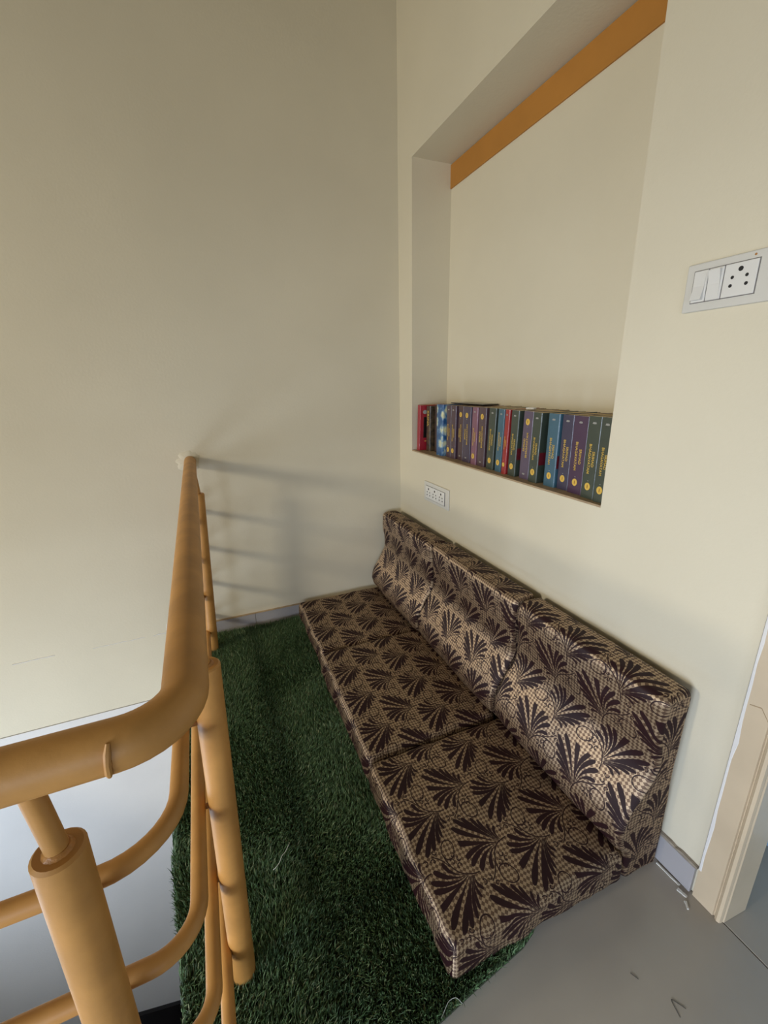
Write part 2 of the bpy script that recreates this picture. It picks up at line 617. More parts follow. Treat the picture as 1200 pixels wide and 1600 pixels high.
# door frame: face board with a quirk bead and a rebated jamb
df = struct(empty('door_1', (0, DY0, 0)), 'cream painted wooden door frame')
def frame_profile(sgn):
    # (x, y) outline, y measured into the opening
    return [(-0.010, 0.0), (-0.010, -0.047), (-0.0055, -0.0485), (-0.0055, -0.0505), (-0.011, -0.053), (-0.014, -0.058),
            (-0.012, -0.064), (-0.006, -0.066), (-0.003, -0.0655), (0.000, -0.068), (0.075, -0.072), (0.075, -0.02), (0.075, 0.0)]
MB().prism([(x, y) for (x, y) in frame_profile(1)], 2, 0.001, DZ).build('jamb', M['frame'], df)
MB().prism([(x, (DY1 - DY0) - y) for (x, y) in frame_profile(1)][::-1], 2, 0.001, DZ).build('jamb', M['frame'], df)
MB().box((-0.010, -0.072, DZ - 0.068), (0.075, DY1 - DY0 + 0.072, DZ)).build('head', M['frame'], df)
# smear of wall paint and a crack line between plaster and frame
sm = MB()
n = 40
for k in range(n + 1):
    z = 0.09 + (DZ - 0.1) * k / n
    e = 0.003 + 0.007 * max(0, noise.noise(Vector((k * 0.55, 5, 2))) + 0.25)
    sm.v += [(-0.0106, 0.0, z), (-0.0106, -e, z), (-0.0100, -e - 0.001, z)]
for k in range(n):
    for j in range(2):
        sm.f.append((k * 3 + j, k * 3 + j + 1, k * 3 + 4 + j, k * 3 + 3 + j))
sm.build('paint_smear', M['wall_low'], df)
MB().box((-0.0045, 0.0002, 0.085), (-0.0008, 0.003, DZ)).build('crack', M['gap'], df)
# scarf joint in the frame board
MB().prism([(-0.010, 0.590), (-0.030, 0.596), (-0.047, 0.572), (-0.047, 0.5705), (-0.030, 0.594), (-0.010, 0.588)], 0, -0.0108, -0.0098).build('scarf_joint', M['sill'], df)
# the next room: pale blue wall close behind the doorway
struct(MB().box((0.30, -1.2, -0.002), (0.40, -3.4, H)).build('wall_next_room', M['blue']))

# ------------------------------------------------------------------ railing
rl = empty('stair_railing', (-1.06, -1.48, 0))
tag(rl, 'mustard painted tubular steel railing around the stair opening', 'railing')
RO = Vector(rl.location)


def rel(pts):
    return [tuple(Vector(p) - RO) for p in pts]


HZ = 0.918
RH = 0.0255
path = fillet([(-1.075, 0.0, HZ), (-1.050, -1.757, HZ), (SX - 0.05, -1.762, HZ)], [0.060], 9)
hr = MB().tube(rel(path), RH, 32).build('handrail', M['rail'], rl, smooth=True)
# mitre weld scars on the bend
def weld_ring(name, c, axis_dir, r, t, a0, a1, par, jag=0.002, n=16):
    A = Vector(axis_dir).normalized()
    up = Vector((0, 0, 1))
    U = (up - A * up.dot(A)).normalized()
    V = A.cross(U)
    pts = []
    for k in range(n + 1):
        a = a0 + (a1 - a0) * k / n
        pts.append(Vector(c) + (U * math.cos(a) + V * math.sin(a)) * r + A * (jag * noise.noise(Vector((k * 0.8, c[0] * 40, 1)))))
    rr = [t * (0.35 + 0.65 * math.sin(PI * min(1, max(0, k / n)))) * (0.8 + 0.5 * random.random()) for k in range(n + 1)]
    return MB().tube(rel(pts), rr, 8).build(name, M['weld'], par, smooth=True)


weld_ring('weld_bead', (-1.113, -1.758, HZ), (1, 0, 0), RH - 0.0010, 0.0018, 0.75, 2.2, rl)
cr_ = []
for k in range(9):
    a_ = math.radians(15 + 62 * k / 8)
    cr_.append((-1.0676 + 0.003 * k / 8 - 0.7071 * (RH - 0.0004) * math.cos(a_), -1.739 - 0.003 * k / 8 + 0.7071 * (RH - 0.0004) * math.cos(a_), HZ + (RH - 0.0004) * math.sin(a_)))
MB().tube(rel(cr_), [0.0003, 0.0009, 0.0013, 0.0016, 0.0013, 0.0016, 0.0012, 0.0008, 0.0003], 8).build('weld_bead', M['weld'], rl, smooth=True)
# drip on the weld
MB().tube(rel([(-1.112, -1.776, HZ + 0.0185), (-1.113, -1.781, HZ + 0.011), (-1.114, -1.7835, HZ + 0.002), (-1.1145, -1.783, HZ - 0.008), (-1.115, -1.781, HZ - 0.014)]), [0.002, 0.0034, 0.003, 0.0035, 0.002], 8).build('paint_drip', M['rail'], rl, smooth=True)

RP = 0.0243
posts = [((-1.066, -1.482, 0.0), (-1.043, -1.478, 0.80)), ((-1.093, -0.172, 0.0), (-1.055, -0.172, 0.80)), ((-1.188, -1.752, 0.0), (-1.180, -1.754, 0.813)), ((-2.3, -1.758, 0.0), (-2.3, -1.758, 0.803))]
for b_, t_ in posts:
    b_, t_ = Vector(b_), Vector(t_)
    path = [b_ + (t_ - b_) * k for k in (0, 0.5)] + [t_ - Vector((0, 0, 0.003)), t_]
    po = MB().tube(rel(path), [RP, RP, RP, RP - 0.003], 28).build('post', M['rail'], rl, smooth=True)
    # rod between post top and handrail
    hx = -1.062 if b_.y > -1.6 else t_.x
    top = Vector((hx if b_.y > -1.6 else t_.x - 0.006, t_.y if b_.y > -1.6 else -1.757, HZ - 0.02))
    MB().tube(rel([t_ - Vector((0, 0, 0.006)), top]), 0.0105, 16).build('rod', M['rail'], po, smooth=True)
    MB().tube(rel([t_ - Vector((0, 0, 0.001)), t_ + Vector((0, 0, 0.004))]), [0.0155, 0.0112], 14).build('weld_bead', M['weld'], po, smooth=True)
RR = 0.0128
for i, z in enumerate((0.690, 0.503, 0.314, 0.122)):
    xo = (-1.093, -1.091, -1.094, -1.091)[i]
    R_ = (0.085, 0.06, 0.05, 0.05)[i]
    path = fillet([(-1.108, 0.0, z), (xo, -1.697, z), (SX - 0.05, -1.704, z)], [R_], 9)
    ra = MB().tube(rel(path), RR, 18).build('rail', M['rail'], rl, smooth=True)
    for b_, t_ in posts:
        b_, t_ = Vector(b_), Vector(t_)
        c = b_ + (t_ - b_) * (z / t_.z)
        if b_.y > -1.6:
            s = Vector((-1.098, c.y, z))
        else:
            s = Vector((c.x, -1.700, z))
        MB().tube(rel([c, s]), 0.0052, 10).build('stud', M['weld'], ra, smooth=True)

# ------------------------------------------------------------------ turf
def turf():
    t = empty('artificial_turf', (-0.9, -0.9, 0))
    tag(t, 'dark green artificial turf mat between the railing and the seat cushions', 'turf', kind='stuff')
    out = [(-1.205, -0.03), (-1.232, -0.5), (-1.236, -0.80), (-1.224, -1.18), (-1.206, -1.34), (-1.190, -1.51), (-1.180, -1.70), (-1.17, -1.752),
           (-1.0, -1.742), (-0.85, -1.735), (-0.72, -1.716), (-0.62, -1.702), (-0.54, -1.692), (-0.47, -1.683), (-0.43, -1.670), (-0.40, -1.64), (-0.36, -1.2), (-0.36, -0.04)]
    back = MB().prism([(x + 0.9, y + 0.9) for x, y in out], 2, 0.001, 0.007).build('backing', M['turf_back'], t)
    poly = np.array(out)

    def inside(px, py):
        r = np.zeros(len(px), bool)
        n = len(poly)
        for i in range(n):
            x0, y0 = poly[i]
            x1, y1 = poly[(i + 1) % n]
            c = ((y0 > py) != (y1 > py)) & (px < (x1 - x0) * (py - y0) / (y1 - y0 + 1e-12) + x0)
            r ^= c
        return r
    n = 230000
    px = rng.uniform(-1.25, -0.36, n)
    py = rng.uniform(-1.76, -0.03, n)
    keep = inside(px, py)
    keep &= ~((px > -0.628) & (py > -1.655))            # under the seat cushions
    px, py = px[keep], py[keep]
    # tufts: pull blades towards tuft rows a little
    px += rng.normal(0, 0.0015, len(px))
    n = len(px)
    # soft large patches where the pile lies another way
    ang = rng.uniform(0, 2 * PI, n)
    flow = 1.8 * np.sin(px * 9.0 + 2 * np.sin(py * 5)) + 1.2 * np.sin(py * 11 + 3)
    dx = np.cos(ang) * 0.55 + np.cos(flow) * 0.45
    dy = np.sin(ang) * 0.55 + np.sin(flow) * 0.45
    Ln = rng.uniform(0.016, 0.030, n)
    lean = rng.uniform(0.15, 0.85, n)
    wv = rng.uniform(0, PI, n)
    hw = rng.uniform(0.0007, 0.0012, n)
    wx, wy = np.cos(wv) * hw, np.sin(wv) * hw
    z0 = 0.006
    V = np.empty((n, 5, 3), np.float32)
    mx, my, mz = px + dx * Ln * lean * 0.35, py + dy * Ln * lean * 0.35, z0 + Ln * 0.6
    tx, ty, tz = px + dx * Ln * lean, py + dy * Ln * lean, z0 + Ln * (1.02 - 0.45 * lean * lean)
    V[:, 0] = np.stack([px - wx, py - wy, np.full(n, z0)], 1)
    V[:, 1] = np.stack([px + wx, py + wy, np.full(n, z0)], 1)
    V[:, 2] = np.stack([mx + wx, my + wy, mz], 1)
    V[:, 3] = np.stack([mx - wx, my - wy, mz], 1)
    V[:, 4] = np.stack([tx, ty, tz], 1)
    V[:, :, 1] = np.minimum(V[:, :, 1], -0.012)
    V -= np.array([-0.9, -0.9, 0], np.float32)
    me = bpy.data.meshes.new('blades')
    me.vertices.add(n * 5)
    me.vertices.foreach_set('co', V.reshape(-1))
    base = (np.arange(n) * 5)[:, None]
    loops = (base + np.array([0, 1, 2, 3, 3, 2, 4])[None]).reshape(-1).astype(np.int32)
    me.loops.add(len(loops))
    me.loops.foreach_set('vertex_index', loops)
    me.polygons.add(n * 2)
    ls = ((np.arange(n) * 7)[:, None] + np.array([0, 4])[None]).reshape(-1).astype(np.int32)
    me.polygons.foreach_set('loop_start', ls)
    me.update(calc_edges=True)
    at = me.attributes.new('tint', 'FLOAT', 'FACE')
    tv = np.repeat(rng.uniform(0, 1, n), 2).astype(np.float32)
    at.data.foreach_set('value', tv)
    me.materials.append(M['turf'])
    o = bpy.data.objects.new('blades', me)
    COL.objects.link(o)
    o.parent = t
    o['kind'] = 'stuff'
    return t


m, nt, p = new_mat('turf_blade')
an = nt.nodes.new('ShaderNodeAttribute')
an.attribute_name = 'tint'
cr = nt.nodes.new('ShaderNodeValToRGB')
cr.color_ramp.elements[0].color = (*lin((66, 84, 58)), 1)
cr.color_ramp.elements[1].color = (*lin((156, 158, 122)), 1)
e = cr.color_ramp.elements.new(0.55)
e.color = (*lin((84, 112, 72)), 1)
e = cr.color_ramp.elements.new(0.9)
e.color = (*lin((110, 134, 92)), 1)
nt.links.new(an.outputs['Fac'], cr.inputs[0])
nt.links.new(cr.outputs[0], p.inputs['Base Color'])
p.inputs['Roughness'].default_value = 0.5
p.inputs['Specular IOR Level'].default_value = 0.3
M['turf'] = m
M['turf_back'] = paint('turf_backing', (56, 64, 42), 0.9, 0.1)
turf()

# ------------------------------------------------------------------ cushions
def finish_fabric(name, me):
    me.materials.append(M['fabric'])
    for pl in me.polygons:
        pl.use_smooth = True
    o = bpy.data.objects.new(name, me)
    COL.objects.link(o)
    return o


def seat_cushion(x0, x1, y0, y1, z0, z1, r, seed, crown=0.008):
    """soft foam block: rounded edges, slightly crowned top, small wrinkles; the cloth pattern is unrolled over its sides"""
    c = Vector(((x0 + x1) / 2, (y0 + y1) / 2, z0))
    hx, hy, hz = abs(x1 - x0) / 2, abs(y1 - y0) / 2, (z1 - z0) / 2

    def axis_pts(h, n_in):
        a = [-h + r * (1 - math.cos(t * PI / 2 / 5)) for t in range(6)]
        a = [-h + r * k / 5 for k in range(6)]
        inn = [-h + r + (2 * h - 2 * r) * k / n_in for k in range(1, n_in)]
        return a + inn + [h - r + r * k / 5 for k in range(6)]
    ax, ay, az = axis_pts(hx, 26), axis_pts(hy, 28), axis_pts(hz, 4)
    bm = bmesh.new()
    uvl = bm.loops.layers.uv.new('fabric')
    cache = {}

    def vert(i, j, k):
        key = (i, j, k)
        if key in cache:
            return cache[key]
        p = Vector((ax[i], ay[j], az[k]))
        q = Vector((max(-hx + r, min(hx - r, p.x)), max(-hy + r, min(hy - r, p.y)), max(-hz + r, min(hz - r, p.z))))
        d = p - q
        if d.length > 1e-9:
            p = q + d.normalized() * min(r, r)
        f = max(0, 1 - (p.x / hx) ** 2) ** 0.5 * max(0, 1 - (p.y / hy) ** 2) ** 0.5
        if p.z > 0:
            p.z += crown * f
        # sides belly a little, edges waver, cloth wrinkles
        if p.z < hz:
            s = 1 - (p.z / hz) ** 2
            if abs(p.x) > hx - r:
                p.x += math.copysign(0.004 * s, p.x)
            if abs(p.y) > hy - r:
                p.y += math.copysign(0.003 * s, p.y)
        edge = max(abs(p.x) / hx, abs(p.y) / hy) ** 8
        w = Vector((p.x * 14 + seed, p.y * 14, p.z * 14))
        w2 = Vector((p.x * 40, p.y * 40 + seed, p.z * 50))
        amp = 0.0025 + 0.003 * edge
        p += Vector((noise.noise(w), noise.noise(w + Vector((9, 0, 0))), noise.noise(w + Vector((0, 9, 0))))) * amp
        p += Vector((noise.noise(w2), noise.noise(w2 + Vector((5, 0, 0))), noise.noise(w2 + Vector((0, 5, 0))) * 0.7)) * amp * 0.5
        p.z = max(p.z, -hz)
        v = bm.verts.new(p + Vector((0, 0, hz)))
        cache[key] = v
        return v
    nx, ny, nz = len(ax), len(ay), len(az)

    def face(ids, uvs):
        try:
            f = bm.faces.new([vert(*i) for i in ids])
        except ValueError:
            return
        for lp, u in zip(f.loops, uvs):
            lp[uvl].uv = u

    def uv_top(i, j):
        return (-(c.x + ax[i]), c.y + ay[j])
    for i in range(nx - 1):
        for j in range(ny - 1):
            q = [(i, j), (i + 1, j), (i + 1, j + 1), (i, j + 1)]
            face([(a, b, nz - 1) for a, b in q], [uv_top(a, b) for a, b in q])
            face([(a, b, 0) for a, b in q[::-1]], [uv_top(a, b) for a, b in q[::-1]])
    for i in range(nx - 1):
        for k in range(nz - 1):
            q = [(i, k), (i + 1, k), (i + 1, k + 1), (i, k + 1)]
            face([(a, 0, b) for a, b in q], [(-(c.x + ax[a]), c.y - hy - (hz - az[b])) for a, b in q])
            face([(a, ny - 1, b) for a, b in q[::-1]], [(-(c.x + ax[a]), c.y + hy + (hz - az[b])) for a, b in q[::-1]])
    for j in range(ny - 1):
        for k in range(nz - 1):
            q = [(j, k), (j + 1, k), (j + 1, k + 1), (j, k + 1)]
            face([(0, a, b) for a, b in q[::-1]], [(-(c.x - hx) + (hz - az[b]), c.y + ay[a]) for a, b in q[::-1]])
            face([(nx - 1, a, b) for a, b in q], [(-(c.x + hx) - (hz - az[b]), c.y + ay[a]) for a, b in q])
    bmesh.ops.recalc_face_normals(bm, faces=bm.faces)
    me = bpy.data.meshes.new('seat_cushion')
    bm.to_mesh(me)
    bm.free()
    o = finish_fabric('seat_cushion', me)
    o.location = c
    return o


s1 = seat_cushion(-0.640, -0.168, -0.540, -0.045, 0.008, 0.108, 0.018, 3.0)
s2 = seat_cushion(-0.650, -0.166, -1.158, -0.556, 0.008, 0.116, 0.020, 11.0, 0.010)
s3 = seat_cushion(-0.655, -0.154, -1.674, -1.172, 0.008, 0.113, 0.020, 23.0)
tag(s1, 'brown and gold brocade seat cushion against the far wall, beside its skirting', 'cushion', 'brocade seat cushions on the floor')
tag(s2, 'middle brown and gold brocade seat cushion of the three in the row', 'cushion', 'brocade seat cushions on the floor')
tag(s3, 'brown and gold brocade seat cushion nearest the grey tile floor', 'cushion', 'brocade seat cushions on the floor')


def backrest(y0, y1, seed, ztop, xoff=-0.008):
    """wedge backrest: flat back, narrow top, lumbar bulge low on the front, narrowing to the foot"""
    prof = [(-0.020, 0.004), (-0.020, 0.30), (-0.020, 0.535), (-0.028, 0.553), (-0.045, 0.556), (-0.090, 0.554), (-0.105, 0.546), (-0.111, 0.528),
            (-0.110, 0.45), (-0.106, 0.40), (-0.105, 0.362), (-0.114, 0.330), (-0.135, 0.294), (-0.157, 0.257), (-0.176, 0.220), (-0.186, 0.186), (-0.184, 0.155),
            (-0.173, 0.126), (-0.156, 0.112), (-0.146, 0.09), (-0.143, 0.03), (-0.130, 0.006), (-0.08, 0.004)]
    sc = ztop / 0.556
    prof = [Vector((x, z * sc)) for x, z in prof]
    # Catmull-Rom resample into an even closed outline
    pts = []
    n = len(prof)
    for k in range(n):
        p0, p1, p2, p3 = prof[k - 1], prof[k], prof[(k + 1) % n], prof[(k + 2) % n]
        d = (p2 - p1).length
        st = max(2, int(d / 0.011))
        for j in range(st):
            t = j / st
            a = min((p1 - p0).length, d) / max((p1 - p0).length, 1e-6)
            b = min((p3 - p2).length, d) / max((p3 - p2).length, 1e-6)
            m1 = ((p2 - p1) + (p1 - p0) * a) * 0.5
            m2 = ((p3 - p2) * b + (p2 - p1)) * 0.5
            h00, h10, h01, h11 = 2 * t ** 3 - 3 * t ** 2 + 1, t ** 3 - 2 * t ** 2 + t, -2 * t ** 3 + 3 * t ** 2, t ** 3 - t ** 2
            pts.append(p1 * h00 + m1 * h10 + p2 * h01 + m2 * h11)
    n = len(pts)
    # arc length measured up the front from the foot
    arc = [0.0]
    for k in range(1, n):
        arc.append(arc[-1] + (pts[k] - pts[k - 1]).length)
    tot = arc[-1] + (pts[0] - pts[-1]).length
    cen = Vector((-0.08, 0.28))
    Ly = y1 - y0
    r = 0.014
    secs = []
    for t in range(5):
        a = t / 4 * PI / 2
        secs.append((y0 + r * (1 - math.sin(a)), r * (1 - math.cos(a))))
    secs = secs[::-1]
    secs = [(y0 + r * (1 - math.sin(a)), r * (1 - math.cos(a))) for a in [PI / 2 - PI / 2 * k / 4 for k in range(5)]]
    # secs: first is at y0 with full inset
    secs = [(y0 + r * (1 - math.cos(b)), r * (1 - math.sin(b))) for b in [PI / 2 * k / 4 for k in range(5)]]
    inner = [(y0 + r + (Ly - 2 * r) * k / 34, 0.0) for k in range(1, 34)]
    secs = secs + inner + [(y1 - (s[0] - y0), s[1]) for s in secs[::-1]]
    # outline normals
    nr = []
    for k in range(n):
        tn = (pts[(k + 1) % n] - pts[k - 1]).normalized()
        v = Vector((tn.y, -tn.x))
        if v.dot(pts[k] - cen) < 0:
            v = -v
        nr.append(v)
    bm = bmesh.new()
    uvl = bm.loops.layers.uv.new('fabric')
    rows = []
    ym = (y0 + y1) / 2
    for (y, ins) in secs:
        row = []
        for k in range(n):
            q = pts[k] - nr[k] * ins
            f = max(0.0, 1 - ((y - ym) / (Ly / 2)) ** 2) ** 0.5
            front = max(0.0, -nr[k].x)
            q = q + nr[k] * (0.007 * f * front)
            w = Vector((y * 11, q.x * 11 + seed, q.y * 11))
            w2 = Vector((y * 34 + seed, q.x * 34, q.y * 30))
            e = abs((y - ym) / (Ly / 2)) ** 10
            q = q + nr[k] * ((noise.noise(w) * 0.004 + noise.noise(w2) * (0.0016 + 0.003 * e)) * (0.3 + 0.7 * front))
            yy = y + noise.noise(w + Vector((0, 0, 7))) * 0.005 * e
            row.append(bm.verts.new((q.x + xoff, yy - ym, max(q.y, 0.003))))
        rows.append(row)
    for s in range(len(secs) - 1):
        for k in range(n):
            k2 = (k + 1) % n
            f = bm.faces.new((rows[s][k], rows[s][k2], rows[s + 1][k2], rows[s + 1][k]))
            a1 = arc[k]
            a2 = arc[k2] if k2 else tot
            for lp, uv in zip(f.loops, ((tot - a1, secs[s][0]), (tot - a2, secs[s][0]), (tot - a2, secs[s + 1][0]), (tot - a1, secs[s + 1][0]))):
                lp[uvl].uv = (uv[0] + seed * 0.031, uv[1])
    for s, yy in ((0, y0), (len(secs) - 1, y1)):
        f = bm.faces.new(rows[s] if s == 0 else rows[s][::-1])
        for lp in f.loops:
            lp[uvl].uv = (lp.vert.co.z + 0.03, yy + lp.vert.co.x * 1.0 + 0.05)
    bmesh.ops.recalc_face_normals(bm, faces=bm.faces)
    me = bpy.data.meshes.new('backrest_cushion')
    bm.to_mesh(me)
    bm.free()
    o = finish_fabric('backrest_cushion', me)
    o.location = (0, ym, 0.0)
    return o


b1 = backrest(-0.590, -0.030, 1.0, 0.556, xoff=-0.016)
b2 = backrest(-1.162, -0.600, 2.2, 0.560, xoff=-0.010)
b3 = backrest(-1.676, -1.172, 3.7, 0.558, xoff=-0.004)
tag(b1, 'brown and gold brocade backrest cushion in the corner below the triple socket', 'cushion', 'brocade backrest cushions along the wall')
tag(b2, 'middle brown and gold brocade backrest cushion of the three along the wall', 'cushion', 'brocade backrest cushions along the wall')
tag(b3, 'brown and gold brocade backrest cushion nearest the door frame', 'cushion', 'brocade backrest cushions along the wall')

# ------------------------------------------------------------------ books
BM = {}


def book_mat(rgb, name):
    """printed cover under crinkled clear film"""
    if name in BM:
        return BM[name]
    m, nt, p = new_mat(name)
    N, L = nt.nodes, nt.links
    tc = N.new('ShaderNodeTexCoord')
    nz = N.new('ShaderNodeTexNoise')
    nz.inputs['Scale'].default_value = 55
    nz.inputs['Detail'].default_value = 5
    nz.inputs['Distortion'].default_value = 1.2
    L.new(tc.outputs['Object'], nz.inputs['Vector'])
    n2 = N.new('ShaderNodeTexNoise')
    n2.inputs['Scale'].default_value = 18
    L.new(tc.outputs['Object'], n2.inputs['Vector'])
    mx = N.new('ShaderNodeMix')
    mx.data_type = 'RGBA'
    c = lin(rgb)
    mx.inputs['A'].default_value = (*[v * 0.85 for v in c], 1)
    mx.inputs['B'].default_value = (*[min(1, v * 1.15) for v in c], 1)
    L.new(n2.outputs['Fac'], mx.inputs['Factor'])
    L.new(mx.outputs['Result'], p.inputs['Base Color'])
    p.inputs['Roughness'].default_value = 0.45
    p.inputs['Coat Weight'].default_value = 0.8
    p.inputs['Coat Roughness'].default_value = 0.12
    b = N.new('ShaderNodeBump')
    b.inputs['Strength'].default_value = 0.5
    b.inputs['Distance'].default_value = 0.0015
    L.new(nz.outputs['Fac'], b.inputs['Height'])
    L.new(b.outputs['Normal'], p.inputs['Coat Normal'])
    BM[name] = m
    return m


M['gold_ink'] = paint('gold_ink', (214, 178, 84), 0.45, 0.04, 30)
M['emblem'] = paint('yellow_emblem_ink', (226, 186, 84), 0.5, 0.03, 30)
M['emblem_dark'] = paint('brown_emblem_ink', (150, 106, 44), 0.5, 0.03, 30)
M['grey_ink'] = paint('pale_grey_ink', (168, 166, 160), 0.5, 0.03, 30)
M['pages'] = paint('paper_block', (206, 182, 140), 0.85, 0.12, 40, 0.4, 300)
M['band_red'] = paint('dark_red_cover_band', (112, 30, 40), 0.4, 0.04, 20, coat=0.4)
M['black_cover'] = paint('black_cover_panel', (30, 26, 26), 0.35, 0.1, 20, coat=0.4)

# blue cover with pale flowers and dark mottled cover: printed art in the material
def flower_mat():
    m, nt, p = new_mat('blue_flower_print')
    N, L = nt.nodes, nt.links
    tc = N.new('ShaderNodeTexCoord')
    vo = N.new('ShaderNodeTexVoronoi')
    vo.inputs['Scale'].default_value = 19
    L.new(tc.outputs['Object'], vo.inputs['Vector'])
    nz = N.new('ShaderNodeTexNoise')
    nz.inputs['Scale'].default_value = 60
    nz.inputs['Detail'].default_value = 3
    L.new(tc.outputs['Object'], nz.inputs['Vector'])
    ad = N.new('ShaderNodeMath')
    ad.operation = 'MULTIPLY_ADD'
    L.new(nz.outputs['Fac'], ad.inputs[0])
    ad.inputs[1].default_value = 0.5
    L.new(vo.outputs['Distance'], ad.inputs[2])
    cr = N.new('ShaderNodeValToRGB')
    el = cr.color_ramp.elements
    el[0].position = 0.33
    el[0].color = (*lin((120, 88, 70)), 1)
    el[1].position = 0.42
    el[1].color = (*lin((226, 222, 168)), 1)
    for pos, c in ((0.58, (206, 210, 180)), (0.68, (130, 162, 184)), (0.80, (50, 98, 146)), (1.0, (38, 80, 130))):
        e = el.new(pos)
        e.color = (*lin(c), 1)
    L.new(ad.outputs[0], cr.inputs[0])
    L.new(cr.outputs[0], p.inputs['Base Color'])
    p.inputs['Roughness'].default_value = 0.4
    p.inputs['Coat Weight'].default_value = 0.5
    return m


M['flowers'] = flower_mat()
M['mottled'] = paint('mottled_dark_cover_print', (96, 78, 54), 0.4, 0.0, 45, coat=0.5, rgb2=(34, 28, 24))

text_cache = {}


def text_mesh(txt, size):
    key = (txt, size)
    if key not in text_cache:
        cu = bpy.data.curves.new('lettering', 'FONT')
        cu.body = txt
        cu.size = size
        cu.align_x = 'CENTER'
        cu.align_y = 'CENTER'
        cu.extrude = 0.0002
        cu.offset = size * 0.012
        cu.resolution_u = 2
        o = bpy.data.objects.new('lettering_tmp', cu)
        COL.objects.link(o)
        bpy.context.view_layer.update()
        me = bpy.data.meshes.new_from_object(o.evaluated_get(bpy.context.evaluated_depsgraph_get()))
        bpy.data.objects.remove(o)
        bpy.data.curves.remove(cu)
        me.name = 'lettering'
        text_cache[key] = me
    return text_cache[key]


def place_text(txt, size, mat, parent, y, z, flip=False, sx=1.0, x=-0.0006):
    """lettering on a spine (plane facing -x), running down the spine; flip for a book standing on its head"""
    me = text_mesh(txt, size).copy()
    me.materials.clear()
    me.materials.append(mat)
    o = bpy.data.objects.new('lettering', me)
    COL.objects.link(o)
    o.parent = parent
    s = -1 if flip else 1
    # text x -> down (-z), text y -> right (-y), normal -> -x
    o.matrix_local = Matrix(((0, 0, -1, x), (0, -s, 0, y), (-s * sx, 0, 0, z), (0, 0, 0, 1)))
    return o


BD = 0.155    # cover depth


def book(y0, th, h, x, col, mname, label, lean=0.0, flip=False, style='series', turn=0.0, depth=BD, band=False, gl=1.0, num=None):
    """y0: far edge; book extends towards -y"""
    b = empty('book', (x, y0 - th / 2, NZ0))
    tag(b, label, 'book', 'row of books in the wall niche')
    b.rotation_euler = (lean, 0, turn)
    cm_ = M['flowers'] if style == 'flowers' else M['mottled'] if style == 'mottled' else book_mat(col, mname)
    t = 0.003
    hw = th / 2
    # cover: slightly rounded spine and two boards
    rc = 0.0055
    outl = [(rc - rc * math.sin(k * PI / 10), hw - rc + rc * math.cos(k * PI / 10)) for k in range(6)]
    outl += [(x_, -y_) for x_, y_ in outl[::-1]]
    outl += [(depth, -hw), (depth, -hw + t), (0.006, -hw + t), (0.006, hw - t), (depth, hw - t), (depth, hw)]
    MB().prism(outl, 2, 0.0, h).build('cover', cm_, b, smooth=True)
    pg = MB()
    pg.box((0.006, -hw + t, 0.004), (depth - 0.004, hw - t, h - 0.0012))
    pg.build('page_block', M['pages'], b)
    s = 1 if not flip else -1
    zc = h / 2
    if style == 'series':
        sz = min(0.0125, th * 0.26) * gl
        place_text('SRIMAD', sz * 1.0, M['gold_ink'], b, -s * th * 0.17, zc + s * 0.004 - s * 0.006, flip, 1.05)
        place_text('BHAGAVATAM', sz * 1.0, M['gold_ink'], b, s * th * 0.10, zc - s * 0.002, flip, 1.05)
        ez = zc - s * (h / 2 - 0.036)
        er = min(0.0098, th * 0.27)
        em = MB()
        n = 20
        em.v = [(-0.0004, er * math.cos(2 * PI * k / n), ez + er * 1.15 * math.sin(2 * PI * k / n)) for k in range(n)]
        em.f = [tuple(range(n))]
        e = em.build('emblem', M['emblem'], b)
        e2 = MB()
        e2.v = [(-0.0007, er * 0.16 * math.cos(2 * PI * k / 10), ez + er * 0.62 * math.sin(2 * PI * k / 10)) for k in range(10)]
        e2.f = [tuple(range(10))]
        e2.build('emblem_figure', M['emblem_dark'], e)
        place_text(num or '1', 0.006, M['grey_ink'], b, 0, ez + s * 0.017, flip)
        # seated figures printed at the head of the spine, with fine lines of text below
        hz = zc + s * (h / 2 - 0.018)
        lg = MB()
        for (yy, r_) in ((-0.0042, 0.0028), (0.0, 0.0034), (0.0040, 0.0028)):
            yy *= min(1, th / 0.045)
            lg.v += [(-0.0004, yy - r_, hz - s * r_), (-0.0004, yy + r_, hz - s * r_), (-0.0004, yy + r_ * 0.35, hz + s * r_ * 0.8), (-0.0004, yy - r_ * 0.35, hz + s * r_ * 0.8)]
            i = len(lg.v) - 4
            lg.f.append((i, i + 1, i + 2, i + 3))
        lg.build('printed_figures', M['grey_ink'], b)
    elif style == 'gold':
        place_text('KRSNA', 0.021, M['gold_ink'], b, 0.0, h * 0.72, False, 1.0)
    elif style == 'red':
        n = 14
        em = MB()
        em.v = [(0.028 + 0.012 * math.cos(2 * PI * k / n), -hw - 0.0004, 0.195 + 0.010 * math.sin(2 * PI * k / n)) for k in range(n)]
        em.f = [tuple(range(n))]
        em.build('cover_medallion', M['grey_ink'], b)
        MB().box((0.022, -hw - 0.0005, 0.065), (0.085, -hw, 0.17)).build('cover_panel', M['black_cover'], b)
        MB().box((0.030, -hw - 0.0005, 0.045), (0.075, -hw, 0.05)).build('cover_line', M['gold_ink'], b)
    if band:
        MB().box((0.004, -hw - 0.0005, 0.062), (depth, -hw, 0.104)).build('cover_band', M['band_red'], b)
    return b


